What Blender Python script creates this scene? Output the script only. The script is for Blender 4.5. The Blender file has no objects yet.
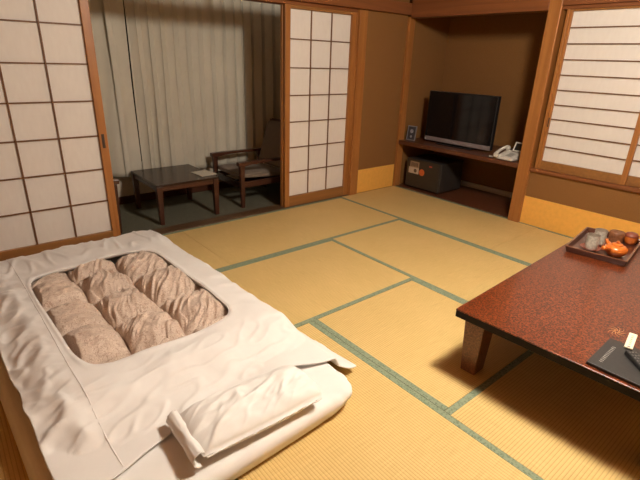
import bpy, bmesh, math, random
from mathutils import Vector, Matrix, noise
from math import sin, cos, pi, radians, sqrt, exp

SC = bpy.context.scene
COL = SC.collection
random.seed(7)

# ------------------------------------------------------------------ materials
MATS = {}
def new_mat(name):
    m = bpy.data.materials.new(name); m.use_nodes = True
    nt = m.node_tree; b = nt.nodes['Principled BSDF']
    MATS[name] = m
    return m, nt, b
def nd(nt, t, **kw):
    n = nt.nodes.new(t)
    for k, v in kw.items():
        if k in n.inputs: n.inputs[k].default_value = v
        else: setattr(n, k, v)
    return n
def coords(nt, scale=(1, 1, 1), rot=(0, 0, 0)):
    tc = nd(nt, 'ShaderNodeTexCoord'); mp = nd(nt, 'ShaderNodeMapping')
    mp.inputs['Scale'].default_value = scale; mp.inputs['Rotation'].default_value = rot
    nt.links.new(tc.outputs['Object'], mp.inputs['Vector'])
    return mp.outputs['Vector']
def ramp(nt, fac, stops):
    r = nd(nt, 'ShaderNodeValToRGB')
    el = r.color_ramp.elements
    while len(el) < len(stops): el.new(0.5)
    for e, (p, c) in zip(el, stops):
        e.position = p; e.color = (c[0], c[1], c[2], 1)
    nt.links.new(fac, r.inputs['Fac'])
    return r.outputs['Color']
def bump(nt, b, h, strength=.3, dist=.002):
    n = nd(nt, 'ShaderNodeBump', Strength=strength, Distance=dist)
    nt.links.new(h, n.inputs['Height']); nt.links.new(n.outputs['Normal'], b.inputs['Normal'])
def plain(name, c, rough=.5, metal=0, coat=0, spec=.5, var=.12, sc=14, bmp=.08):
    m, nt, b = new_mat(name)
    n = nd(nt, 'ShaderNodeTexNoise', Scale=sc, Detail=4.0)
    nt.links.new(coords(nt), n.inputs['Vector'])
    lo = [x * (1 - var) for x in c]; hi = [min(1, x * (1 + var)) for x in c]
    nt.links.new(ramp(nt, n.outputs['Fac'], [(.3, lo), (.7, hi)]), b.inputs['Base Color'])
    b.inputs['Roughness'].default_value = rough; b.inputs['Metallic'].default_value = metal
    b.inputs['Coat Weight'].default_value = coat; b.inputs['Specular IOR Level'].default_value = spec
    if bmp: bump(nt, b, n.outputs['Fac'], bmp, .001)
    return m
def wood(name, lo, hi, axis=2, rough=.42, sc=9, spec=.4):
    m, nt, b = new_mat(name)
    s = [sc * 3, sc * 3, sc * 3]; s[axis] = sc * .12
    n = nd(nt, 'ShaderNodeTexNoise', Scale=1.0, Detail=6.0, Distortion=.6)
    nt.links.new(coords(nt, s), n.inputs['Vector'])
    nt.links.new(ramp(nt, n.outputs['Fac'], [(.3, lo), (.7, hi)]), b.inputs['Base Color'])
    b.inputs['Roughness'].default_value = rough; b.inputs['Specular IOR Level'].default_value = spec
    bump(nt, b, n.outputs['Fac'], .08, .001)
    return m

OR_LO, OR_HI = (.285, .105, .024), (.39, .158, .040)
WZ = wood('cedar_upright', OR_LO, OR_HI, 2)
WX = wood('cedar_along_x', (.175, .058, .017), (.25, .088, .026), 0)
WY = wood('cedar_along_y', (.175, .058, .018), (.25, .086, .027), 1)
RX = wood('shoji_rail_wood', (.22, .095, .026), (.30, .13, .036), 0)
THR = wood('threshold_wood', (.085, .045, .020), (.12, .062, .028), 0)
KUM = wood('lattice_wood', (.13, .056, .022), (.19, .082, .032), 2, .5)
DKX = wood('dark_board_x', (.045, .018, .010), (.075, .030, .015), 0, .35)
DKY = wood('dark_board_y', (.085, .028, .013), (.13, .045, .02), 1, .33)
WAL = wood('walnut_furniture', (.050, .018, .010), (.085, .030, .015), 2, .3)
WALX = wood('walnut_furniture_x', (.050, .018, .010), (.085, .030, .015), 0, .3)
WALY = wood('walnut_top', (.022, .010, .007), (.040, .018, .011), 1, .22)

# shoji paper
m, nt, b = new_mat('shoji_paper')
n = nd(nt, 'ShaderNodeTexNoise', Scale=1.0, Detail=5.0)
nt.links.new(coords(nt, (40, 40, 12)), n.inputs['Vector'])
nt.links.new(ramp(nt, n.outputs['Fac'], [(.3, (.70, .645, .59)), (.7, (.73, .68, .625))]), b.inputs['Base Color'])
b.inputs['Roughness'].default_value = .8
PAPER = m
# earthen wall
m, nt, b = new_mat('earthen_wall')
n = nd(nt, 'ShaderNodeTexNoise', Scale=140.0, Detail=5.0)
nt.links.new(coords(nt), n.inputs['Vector'])
nt.links.new(ramp(nt, n.outputs['Fac'], [(.3, (.205, .095, .030)), (.7, (.26, .125, .042))]), b.inputs['Base Color'])
b.inputs['Roughness'].default_value = .95; b.inputs['Specular IOR Level'].default_value = .1
bump(nt, b, n.outputs['Fac'], .35, .002)
EARTH = m
SKIRT = plain('skirting_paper', (.80, .42, .085), .55, var=.05, sc=30, bmp=.03, spec=.35)
PLASTER = plain('pale_plaster', (.62, .56, .46), .9, var=.05, sc=60)
CEIL = wood('ceiling_board', (.17, .09, .04), (.23, .125, .058), 0, .6)
CARPET = plain('grey_green_carpet', (.125, .118, .085), 1, var=.3, sc=220, bmp=.5, spec=.05)

# tatami: ribs along the long side (object X), fine rush across
m, nt, b = new_mat('tatami_rush')
v = coords(nt)
sx = nd(nt, 'ShaderNodeSeparateXYZ'); nt.links.new(v, sx.inputs[0])
def math_node(op, a, bb=None):
    k = nd(nt, 'ShaderNodeMath', operation=op)
    for i, x in enumerate((a, bb)):
        if x is None: continue
        if isinstance(x, (int, float)): k.inputs[i].default_value = x
        else: nt.links.new(x, k.inputs[i])
    return k.outputs[0]
rib = math_node('ABSOLUTE', math_node('SINE', math_node('MULTIPLY', sx.outputs['Y'], pi / .0135)))
n1 = nd(nt, 'ShaderNodeTexNoise', Scale=1.0, Detail=3.0); nt.links.new(coords(nt, (420, 9, 1)), n1.inputs['Vector'])
n2 = nd(nt, 'ShaderNodeTexNoise', Scale=3.0, Detail=3.0); nt.links.new(coords(nt), n2.inputs['Vector'])
c1 = ramp(nt, rib, [(0.0, (.52, .33, .11)), (.5, (.74, .53, .225))])
c2 = ramp(nt, n1.outputs['Fac'], [(.3, (.82, .80, .74)), (.7, (1, 1, 1))])
c3 = ramp(nt, n2.outputs['Fac'], [(.3, (.94, .94, .90)), (.7, (1, 1, 1))])
mx = nd(nt, 'ShaderNodeMix', data_type='RGBA', blend_type='MULTIPLY'); mx.inputs['Factor'].default_value = 1
nt.links.new(c1, mx.inputs['A']); nt.links.new(c2, mx.inputs['B'])
mx2 = nd(nt, 'ShaderNodeMix', data_type='RGBA', blend_type='MULTIPLY'); mx2.inputs['Factor'].default_value = 1
nt.links.new(mx.outputs['Result'], mx2.inputs['A']); nt.links.new(c3, mx2.inputs['B'])
nt.links.new(mx2.outputs['Result'], b.inputs['Base Color'])
b.inputs['Roughness'].default_value = .55; b.inputs['Specular IOR Level'].default_value = .25
bump(nt, b, rib, .35, .002)
TATAMI = m
# green cloth border with a woven figure
m, nt, b = new_mat('tatami_border_cloth')
ch = nd(nt, 'ShaderNodeTexVoronoi', Scale=95.0); nt.links.new(coords(nt), ch.inputs['Vector'])
nt.links.new(ramp(nt, ch.outputs['Distance'], [(.2, (.14, .185, .12)), (.6, (.235, .28, .19))]), b.inputs['Base Color'])
b.inputs['Roughness'].default_value = .8; b.inputs['Specular IOR Level'].default_value = .2
BORDER = m
# speckled lacquer
def lacquer(name, stops, rough, coat):
    m, nt, b = new_mat(name)
    n = nd(nt, 'ShaderNodeTexVoronoi', Scale=150.0, feature='SMOOTH_F1'); nt.links.new(coords(nt), n.inputs['Vector'])
    k = nd(nt, 'ShaderNodeTexNoise', Scale=95.0, Detail=6.0, Roughness=.75, Distortion=.8); nt.links.new(coords(nt), k.inputs['Vector'])
    a = nd(nt, 'ShaderNodeMix', data_type='FLOAT'); a.inputs['Factor'].default_value = .6
    nt.links.new(n.outputs['Distance'], a.inputs['A']); nt.links.new(k.outputs['Fac'], a.inputs['B'])
    nt.links.new(ramp(nt, a.outputs['Result'], stops), b.inputs['Base Color'])
    b.inputs['Roughness'].default_value = rough
    b.inputs['Coat Weight'].default_value = coat; b.inputs['Coat Roughness'].default_value = .08
    return m
LAC = lacquer('mottled_red_lacquer', [(.39, (.018, .004, .002)), (.47, (.115, .021, .005)), (.61, (.245, .060, .016))], .30, .32)
LACLEG = lacquer('mottled_leg_lacquer', [(.34, (.06, .020, .010)), (.47, (.13, .045, .020)), (.62, (.21, .075, .030))], .35, .4)
LACEDGE = plain('black_lacquer_edge', (.010, .006, .005), .5, spec=.2)
GOLD = plain('gold_lacquer_line', (.62, .40, .20), .35, .5)

# fabrics
def fabric(name, c, rough=.85, var=.05, sc=9):
    m, nt, b = new_mat(name)
    n = nd(nt, 'ShaderNodeTexNoise', Scale=sc, Detail=5.0, Roughness=.6); nt.links.new(coords(nt), n.inputs['Vector'])
    w = nd(nt, 'ShaderNodeTexNoise', Scale=700.0, Detail=1.0); nt.links.new(coords(nt), w.inputs['Vector'])
    nt.links.new(ramp(nt, n.outputs['Fac'], [(.3, [x * (1 - var) for x in c]), (.7, c)]), b.inputs['Base Color'])
    b.inputs['Roughness'].default_value = rough; b.inputs['Specular IOR Level'].default_value = .15
    b.inputs['Sheen Weight'].default_value = .08
    bump(nt, b, w.outputs['Fac'], .12, .0008)
    return m
SHEET = fabric('white_cotton', (.85, .825, .80))
SHEET2 = fabric('white_sheet', (.86, .835, .81))
PILLOWC = fabric('pillow_cotton', (.86, .84, .81))
CURT = fabric('curtain_cloth', (.63, .585, .485), .9, .10, 3)
SEATF = fabric('chair_upholstery', (.20, .155, .12), .8, .12, 30)
# quilt: cream flowers and scrolls on dusty pink brown
m, nt, b = new_mat('floral_quilt_cloth')
wv = nd(nt, 'ShaderNodeTexNoise', Scale=16.0, Detail=3.0, Distortion=1.6); nt.links.new(coords(nt), wv.inputs['Vector'])
vv = nd(nt, 'ShaderNodeTexVoronoi', Scale=36.0, feature='DISTANCE_TO_EDGE')
mixv = nd(nt, 'ShaderNodeMix', data_type='VECTOR'); mixv.inputs['Factor'].default_value = .12
nt.links.new(coords(nt), mixv.inputs['A']); nt.links.new(wv.outputs['Color'], mixv.inputs['B'])
nt.links.new(mixv.outputs['Result'], vv.inputs['Vector'])
nt.links.new(ramp(nt, vv.outputs['Distance'], [(.02, (.43, .30, .23)), (.10, (.70, .575, .475)), (.35, (.55, .42, .335))]), b.inputs['Base Color'])
b.inputs['Roughness'].default_value = .55; b.inputs['Specular IOR Level'].default_value = .35; b.inputs['Sheen Weight'].default_value = .2
QUILT = m

BLACK = plain('black_plastic', (.012, .012, .013), .35)
SCREEN = plain('dark_screen_glass', (.004, .004, .005), .10, spec=.35, bmp=0)
SILVER = plain('grey_speaker_bar', (.26, .22, .22), .45, .3)
SAFEG = plain('safe_grey_paint', (.030, .025, .021), .5, var=.06)
SAFEF = plain('safe_front_paint', (.034, .026, .019), .4, var=.06)
STICK = plain('sticker_paper', (.50, .42, .32), .6, var=.05)
STICK2 = plain('sticker_tan', (.30, .20, .12), .6, var=.1)
ORANGE = plain('orange_sticker', (.62, .13, .03), .5)
RED = plain('red_mark', (.45, .05, .03), .5)
INK = plain('brown_ink', (.10, .06, .04), .6)
PHONEW = plain('phone_white_plastic', (.66, .62, .55), .4, var=.03)
PHONEG = plain('phone_grey_key', (.42, .40, .36), .5)
FRAMEM = plain('pale_picture_frame', (.24, .22, .22), .4)
PHOTO = plain('dark_picture', (.03, .03, .04), .3, var=.5, sc=40)
PHOTOL = plain('light_picture_figure', (.30, .30, .33), .4, var=.3, sc=60)
CUPC = plain('speckled_grey_stoneware', (.46, .43, .36), .4, var=.25, sc=90)
CUPI = plain('shaded_cup_interior', (.27, .22, .17), .5)  # darker than the outside: shade of the hollow put into the colour
CLAY = plain('orange_red_clay', (.62, .155, .022), .3, coat=.5, var=.1)
CADDY = plain('brown_bark_caddy', (.20, .075, .030), .45, var=.35, sc=60)
TRAYM = plain('dark_red_tray_lacquer', (.075, .022, .012), .28, coat=.5)
TRAYR = plain('worn_tray_rim', (.16, .060, .024), .35, coat=.4)
SAUCER = plain('red_brown_saucer', (.22, .055, .030), .35, coat=.4)
FOLDER = plain('black_leatherette', (.028, .027, .027), .42, var=.15, sc=120)
PAGES = plain('white_page_edges', (.68, .60, .56), .8)
LETTER = plain('pale_lettering', (.40, .38, .36), .5)
BUTTON = plain('remote_button', (.13, .125, .12), .5)
CREAM = plain('cream_tag', (.80, .74, .56), .5, var=.03)
GREENI = plain('grey_green_ink', (.36, .42, .30), .6)
CARD = plain('white_card', (.58, .54, .45), .7, var=.04)
PULL = plain('dark_finger_pull', (.03, .018, .012), .4)

# ------------------------------------------------------------------ builders
def link(name, me, mat, parent=None, smooth=False, sharp=False):
    o = bpy.data.objects.new(name, me); COL.objects.link(o)
    for mm in (mat if isinstance(mat, (list, tuple)) else [mat]): me.materials.append(mm)
    if parent: o.parent = parent
    if smooth:
        for p in me.polygons: p.use_smooth = True
        if sharp: me.set_sharp_from_angle(angle=radians(55))
    return o
class MB:
    def __init__(s): s.v = []; s.f = []; s.mi = []
    def add(s, vs, fs, M=None, mi=0):
        o = len(s.v)
        s.v += [tuple(M @ Vector(v)) if M else tuple(v) for v in vs]
        s.f += [tuple(i + o for i in f) for f in fs]; s.mi += [mi] * len(fs)
        return s
    def box(s, x0, x1, y0, y1, z0, z1, M=None, mi=0):
        x0, x1 = min(x0, x1), max(x0, x1); y0, y1 = min(y0, y1), max(y0, y1); z0, z1 = min(z0, z1), max(z0, z1)
        vs = [(x0, y0, z0), (x1, y0, z0), (x1, y1, z0), (x0, y1, z0), (x0, y0, z1), (x1, y0, z1), (x1, y1, z1), (x0, y1, z1)]
        return s.add(vs, [(0, 3, 2, 1), (4, 5, 6, 7), (0, 1, 5, 4), (1, 2, 6, 5), (2, 3, 7, 6), (3, 0, 4, 7)], M, mi)
    def hexa(s, bot, top, mi=0):
        return s.add(list(bot) + list(top), [(0, 3, 2, 1), (4, 5, 6, 7), (0, 1, 5, 4), (1, 2, 6, 5), (2, 3, 7, 6), (3, 0, 4, 7)], None, mi)
    def lathe(s, prof, n=32, M=None, mi=0, cap=True):
        vs = []; fs = []
        for r, z in prof:
            for k in range(n): vs.append((r * cos(2 * pi * k / n), r * sin(2 * pi * k / n), z))
        for i in range(len(prof) - 1):
            for k in range(n):
                k2 = (k + 1) % n
                fs.append((i * n + k, i * n + k2, (i + 1) * n + k2, (i + 1) * n + k))
        if cap: fs.append(tuple(range(n - 1, -1, -1))); L = (len(prof) - 1) * n; fs.append(tuple(L + k for k in range(n)))
        return s.add(vs, fs, M, mi)
    def tube(s, pts, r, n=10, mi=0):
        pts = [Vector(p) for p in pts]; vs = []; fs = []
        rr = r if isinstance(r, (list, tuple)) else [r] * len(pts)
        for i, p in enumerate(pts):
            t = (pts[min(i + 1, len(pts) - 1)] - pts[max(i - 1, 0)]).normalized()
            a = t.cross(Vector((0, 0, 1)));
            if a.length < .05: a = t.cross(Vector((1, 0, 0)))
            a.normalize(); bb = t.cross(a)
            for k in range(n):
                w = 2 * pi * k / n; vs.append(p + (a * cos(w) + bb * sin(w)) * rr[i])
        for i in range(len(pts) - 1):
            for k in range(n):
                k2 = (k + 1) % n; fs.append((i * n + k, i * n + k2, (i + 1) * n + k2, (i + 1) * n + k))
        fs.append(tuple(range(n - 1, -1, -1))); L = (len(pts) - 1) * n; fs.append(tuple(L + k for k in range(n)))
        return s.add(vs, fs, None, mi)
    def build(s, name, mat, parent=None, bevel=0, smooth=False, seg=2):
        me = bpy.data.meshes.new(name); me.from_pydata(s.v, [], s.f); me.update()
        bm = bmesh.new(); bm.from_mesh(me); bmesh.ops.recalc_face_normals(bm, faces=bm.faces); bm.to_mesh(me); bm.free()
        o = link(name, me, mat, parent, smooth, len(me.vertices) < 2500)
        for p, i in zip(me.polygons, s.mi): p.material_index = i
        if bevel:
            bv = o.modifiers.new('bevel', 'BEVEL'); bv.width = bevel; bv.segments = seg; bv.limit_method = 'ANGLE'; bv.angle_limit = radians(40)
        return o
def box(name, x0, x1, y0, y1, z0, z1, mat, parent=None, bevel=.003):
    return MB().box(x0, x1, y0, y1, z0, z1).build(name, mat, parent, bevel)
def tag(o, label=None, cat=None, group=None, kind=None):
    if label: o['label'] = label
    if cat: o['category'] = cat
    if group: o['group'] = group
    if kind: o['kind'] = kind
    return o
def st(o, label, cat): return tag(o, label, cat, kind='structure')
def empty(name, loc, rz=0):
    o = bpy.data.objects.new(name, None); COL.objects.link(o)
    o.location = loc; o.rotation_euler = (0, 0, rz); o.empty_display_size = .1
    return o

# ------------------------------------------------------------------ room shell
XL, YB, ZC = -4.55, -4.52, 2.52          # left wall, wall behind the camera, ceiling
st(box('floor', XL - .1, .86, YB - .1, .10, -.16, -.055, DKX, bevel=0), 'wooden sub floor under the straw mats', 'floor')
st(box('ceiling', XL - .1, .12, YB - .1, .12, ZC, ZC + .06, CEIL, bevel=0), 'wooden board ceiling over the mat room', 'ceiling')
st(box('wall_left', XL - .1, XL, YB - .1, .10, -.05, ZC, EARTH, bevel=0), 'brown earthen wall left of the bedding', 'wall')
st(box('wall_near', XL, .10, YB - .1, YB, -.05, ZC, EARTH, bevel=0), 'brown earthen wall behind the viewer', 'wall')
# wall on the shoji side, between the post and the alcove, plus what stands above the beam
w = MB().box(-.645, -.02, .0, .10, -.05, ZC).box(.05, .72, .0, .10, -.05, ZC)
w.box(XL, -.64, .0, .10, 2.28, ZC).box(XL, -4.18, .0, .10, -.05, 2.28)
st(w.build('wall_back', EARTH), 'brown earthen wall beside the narrow paper sliding door', 'wall')
w = MB().box(0, .10, -1.665, -1.55, -.05, .50).box(0, .10, YB, -1.665, -.05, .50)
w.box(0, .10, YB, -1.60, 1.90, ZC).box(0, .10, YB, -3.12, .50, 1.90).box(0, .10, -1.60, .0, 2.05, ZC)
st(w.build('wall_right', EARTH), 'brown earthen wall below the paper window', 'wall')
# alcove shell
w = MB().box(.72, .82, -1.70, .10, -.05, 2.15)
st(w.build('wall_alcove', EARTH), 'dark brown earthen wall behind the television', 'wall')
w = MB().box(.10, .72, -1.70, -1.55, -.05, 2.15)
st(w.build('wall_alcove_side', EARTH), 'brown earthen side wall of the television alcove behind the big post', 'wall')
st(box('ceiling_alcove', .10, .82, -1.70, .0, 2.05, 2.12, DKY, bevel=0), 'dark wooden ceiling of the television alcove', 'ceiling')
st(box('floor_alcove', .012, .72, -1.55, -.0, -.05, .006, DKY, bevel=.002), 'dark wooden floor board of the television alcove', 'floor')
st(box('baseboard_alcove', .700, .72, -1.55, .0, .006, .065, PLASTER, bevel=.002), 'pale strip along the foot of the alcove back wall', 'baseboard')
# skirting paper
st(box('baseboard_back', -.645, -.03, -.004, .0, .0, .262, SKIRT, bevel=0), 'orange yellow skirting paper left of the alcove', 'skirting')
st(box('baseboard_right', -.004, .0, YB, -1.60, .0, .262, SKIRT, bevel=0), 'orange yellow skirting paper under the paper window', 'skirting')
# posts and beams
st(box('trim_1', -.752, -.645, -.03, .10, -.05, 1.84, WZ, bevel=.006), 'square cedar post right of the narrow paper door', 'post')
st(box('trim_2', -.025, .065, -.035, .0, -.0, 1.83, WZ, bevel=.006), 'cedar post at the left edge of the television alcove', 'post')
st(box('trim_3', -.035, .10, -1.605, -1.495, -.05, 2.05, WZ, bevel=.007), 'broad cedar post between the television alcove and the paper window', 'post')
st(box('trim_4', XL, -.0, -.045, .0, 1.845, 1.955, WX, bevel=.004), 'long cedar lintel board above the paper sliding doors', 'beam')
st(box('trim_5', -.03, .10, -1.495, -.046, 1.82, 2.05, WY, bevel=.004), 'cedar beam above the television alcove', 'beam')
st(box('trim_6', -.035, .0, YB, -1.605, 1.850, 1.955, WY, bevel=.004), 'cedar lintel board above the paper window', 'beam')
st(box('trim_7', -4.18, -.752, .0, .125, 1.815, 1.845, WX, bevel=.003), 'grooved head rail that the paper doors slide in', 'rail')
st(box('trim_8', -4.18, -.752, -.012, .130, -.055, .004, THR, bevel=.003), 'low wooden threshold rail under the paper doors', 'rail')
st(box('trim_9', -4.18, -4.09, -.03, .10, -.05, 1.84, WZ, bevel=.006), 'cedar post at the far left of the paper doors', 'post')
st(box('trim_10', -.766, -.753, -.004, .045, .004, 1.815, WZ, bevel=.003), 'slim cedar jamb strip beside the narrow paper door', 'jamb')
# transom frame above the lintel (open lattice)
w = MB().box(-4.18, -.64, .03, .07, 2.24, 2.28).box(-4.18, -.64, .02, .08, 1.845, 1.875)
for x in (-4.16, -3.03, -1.9, -.70): w.box(x - .018, x + .018, .03, .07, 1.875, 2.24)
st(w.build('trim_11', WX, bevel=.002), 'open transom frame above the lintel', 'transom')

# ------------------------------------------------------------------ paper sliding doors
def shoji(name, x0, x1, yc, label, pull_side=None):
    z0, z1 = .004, 1.815; sw = .055; pb, pt = .107, 1.786; d = .015
    fr = MB().box(x0, x0 + sw, yc - d, yc + d, z0, z1).box(x1 - sw, x1, yc - d, yc + d, z0, z1)
    fr.box(x0 + sw, x1 - sw, yc - d, yc + d, z0, pb, mi=1).box(x0 + sw, x1 - sw, yc - d, yc + d, pt, z1, mi=1)
    o = fr.build(name, [WZ, RX], bevel=.002)
    st(o, label, 'sliding door')
    MB().box(x0 + sw, x1 - sw, yc + .008, yc + .0095, pb, pt).build('paper_panel', PAPER, o)
    k = MB()
    for i in (1, 2):
        x = x0 + sw + (x1 - x0 - 2 * sw) * i / 3; k.box(x - .0042, x + .0042, yc - .004, yc + .008, pb, pt)
    for i in range(1, 7):
        z = pb + (pt - pb) * i / 7; k.box(x0 + sw, x1 - sw, yc - .003, yc + .008, z - .0042, z + .0042)
    k.build('lattice', KUM, o)
    if pull_side:
        x = x1 - .030 if pull_side > 0 else x0 + .030
        box('finger_pull', x - .010, x + .010, yc - d - .0015, yc - d + .002, .74, .84, PULL, o, .001)
    return o
shoji('door_1', -1.608, -.768, .018, 'narrow paper sliding door right of the armchair')
shoji('door_2', -1.612, -.770, .060, 'second paper sliding door slid behind the narrow right one')
shoji('door_3', -4.045, -3.180, .018, 'large paper sliding door behind the head of the bedding', 1)
shoji('door_4', -4.085, -3.168, .060, 'second paper sliding door slid behind the left one')

# ------------------------------------------------------------------ paper window in the right wall
w = MB().box(-.022, .10, -3.12, -1.606, .497, .530, mi=1).box(-.010, .10, -3.12, -1.606, 1.822, 1.90, mi=1)
w.box(-.010, .10, -1.665, -1.640, .530, 1.822).box(-.010, .10, -3.12, -3.085, .530, 1.822)
st(w.build('trim_12', [WZ, WY], bevel=.003), 'cedar frame and sill around the paper window', 'window frame')
def sash(name, y0, y1, xc, label, pull=False):
    z0, z1 = .531, 1.821; d = .013; sw = .030; pb, pt = .607, 1.808
    o = MB().box(xc - d, xc + d, y0, y0 + sw + .01, z0, z1).box(xc - d, xc + d, y1 - sw + .01, y1, z0, z1)
    o.box(xc - d, xc + d, y0 + sw + .01, y1 - sw + .01, z0, pb, mi=1).box(xc - d, xc + d, y0 + sw + .01, y1 - sw + .01, pt, z1, mi=1)
    o = o.build(name, [WZ, RX], bevel=.002); st(o, label, 'paper window')
    MB().box(xc + .006, xc + .0075, y0 + sw, y1 - sw + .01, pb, pt).build('paper_panel', PAPER, o)
    k = MB()
    for i in range(1, 10):
        z = pb + (pt - pb) * i / 10; k.box(xc - .004, xc + .006, y0 + sw, y1 - sw + .01, z - .0042, z + .0042)
    k.build('lattice', KUM, o)
    if pull: box('finger_pull', xc - d - .0015, xc - d + .002, y1 - .016, y1 - .006, .90, .98, PULL, o, .001)
sash('window_1', -2.375, -1.665, .012, 'paper window panel next to the broad cedar post', True)
sash('window_2', -3.084, -2.345, .045, 'paper window panel at the right edge, behind the first one')
box_out = st(box('wall_outside_window', .18, .20, -3.3, -1.706, .3, 2.1, PLASTER, bevel=0), 'dark recess wall behind the paper window', 'wall')

# ------------------------------------------------------------------ tatami mats
GT = 'tatami mats of the room'
def mat(x0, x1, y0, y1, label, long_axis, half=False):
    L, W = (x1 - x0, y1 - y0) if long_axis == 'x' else (y1 - y0, x1 - x0)
    g = .0012; L -= 2 * g; W -= 2 * g
    o = MB().box(-L / 2, L / 2, -W / 2, W / 2, -.050, 0).build('tatami_mat', TATAMI, bevel=.002)
    o.location = ((x0 + x1) / 2, (y0 + y1) / 2, 0)
    if long_axis == 'y': o.rotation_euler = (0, 0, pi / 2)
    tag(o, label, 'tatami mat', GT)
    for s in (-1, 1):
        MB().box(-L / 2, L / 2, s * W / 2, s * (W / 2 - .031), -.002, .0014).build('cloth_border', BORDER, o)
E0 = -.014
mat(-.900, .008, -1.80, E0, 'straw mat along the front of the television alcove', 'y')
mat(-.900, -.008, -3.60, -1.80, 'straw mat under the paper window, beyond the lacquered table', 'y')
mat(-2.70, -.900, -.90, E0, 'straw mat running along the narrow paper door', 'x')
mat(-4.50, -2.70, -.90, E0, 'straw mat under the far end of the bedding', 'x')
mat(-1.80, -.900, -2.70, -.90, 'straw mat in the middle of the floor, reaching under the far table end', 'y')
mat(-3.60, -1.80, -1.80, -.90, 'straw mat right of the bedding, half covered by the duvet edge', 'x')
mat(-2.70, -1.80, -2.70, -1.80, 'square half straw mat under the left table corner', 'y')
mat(-2.70, -.900, -3.60, -2.70, 'straw mat lying mostly in the shadow under the table', 'x')
mat(-3.60, -2.70, -3.60, -1.80, 'straw mat in front of the near right corner of the bedding', 'y')
mat(-4.50, -3.60, -2.70, -.90, 'straw mat under the left side of the bedding', 'y')
mat(-4.50, -3.60, -3.60, -2.70, 'half straw mat near the camera at bottom left', 'x')
mat(-4.50, -2.70, -4.50, -3.60, 'straw mat along the near wall, left of its row', 'x')
mat(-2.70, -.900, -4.50, -3.60, 'straw mat along the near wall, middle of its row', 'x')
mat(-.900, -.008, -4.50, -3.60, 'half straw mat in the near right corner of the room', 'y')

# ------------------------------------------------------------------ sitting corner beyond the doors
st(box('floor_veranda', -4.6, .06, .131, 1.20, -.16, -.030, CARPET, bevel=0), 'grey green carpet of the sitting corner', 'floor')
w = MB().box(-4.6, .06, 1.10, 1.20, -.03, .36).box(-4.6, .06, 1.10, 1.20, 2.15, 2.40)
w.box(-4.6, -3.9, 1.10, 1.20, .36, 2.15).box(-.5, .06, 1.10, 1.20, .36, 2.15)
st(w.build('wall_veranda', PLASTER), 'pale wall under the curtained window', 'wall')
st(box('wall_veranda_left', -4.7, -4.6, .10, 1.20, -.16, 2.40, PLASTER, bevel=0), 'pale left end wall of the sitting corner', 'wall')
st(box('wall_veranda_right', .06, .16, .10, 1.20, -.16, 2.40, PLASTER, bevel=0), 'pale right end wall of the sitting corner', 'wall')
st(box('ceiling_veranda', -4.7, .16, .10, 1.20, 2.40, 2.46, PLASTER, bevel=0), 'pale ceiling of the sitting corner', 'ceiling')
st(box('baseboard_veranda', -4.6, .06, 1.085, 1.10, -.03, .045, WALX, bevel=.002), 'dark wooden baseboard below the curtain', 'baseboard')
w = MB().box(-3.9, -.5, 1.165, 1.170, .36, 2.15)
st(w.build('window_3', SCREEN), 'dark night window hidden behind the curtain', 'window')

def curtain(name, x0, x1, y0, hem, label, seed, amp, wl, om=.10):
    rnd = random.Random(seed); me_v = []; f = []
    NX = int((x1 - x0) / .008); NZ = 36; ztop = 2.20
    ph = []; p = 0
    for i in range(NX + 1):
        x = x0 + (x1 - x0) * i / NX
        p += 2 * pi * ((x1 - x0) / NX) / (wl * (1 + .35 * noise.noise((x * 3.1, seed, 0))))
        ph.append(p)
    for j in range(NZ + 1):
        t = j / NZ
        for i in range(NX + 1):
            x = x0 + (x1 - x0) * i / NX
            h = hem + .018 * noise.noise((x * 4, seed + 3, 0))
            z = h + (ztop - h) * t
            a = amp * (.75 + .5 * noise.noise((x * 2.3, z * .5, seed)))
            s = sin(ph[i] + .5 * noise.noise((x * 2, z * .9, seed + 9)))
            s = math.copysign(abs(s) ** .6, s)
            y = y0 + a * s + .012 * noise.noise((x * 7, z * 1.1, seed + 5)) * (1.3 - t)
            me_v.append((x + om * wl * sin(2 * ph[i]) + .010 * noise.noise((x * 5, z * 1.3, seed + 2)), y, z))
    for j in range(NZ):
        for i in range(NX):
            a = j * (NX + 1) + i; f.append((a, a + 1, a + NX + 2, a + NX + 1))
    me = bpy.data.meshes.new(name); me.from_pydata(me_v, [], f); me.update()
    o = link(name, me, CURT, None, True)
    sd = o.modifiers.new('thick', 'SOLIDIFY'); sd.thickness = .003
    return tag(o, label, 'curtain', kind=None)
curtain('curtain', -2.61, -.55, 1.045, .235, 'wide beige grey curtain hanging in folds behind the armchair', 3, .031, .125, .12)
curtain('curtain', -3.95, -2.67, .990, .275, 'beige grey curtain bunched at left with a deep dark fold', 11, .062, .25, .22)
tag(box('curtain_rail', -4.0, -.5, .96, 1.07, 2.205, 2.23, WALX, bevel=.002), 'straight rail carrying the curtains', 'curtain rail')

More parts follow.
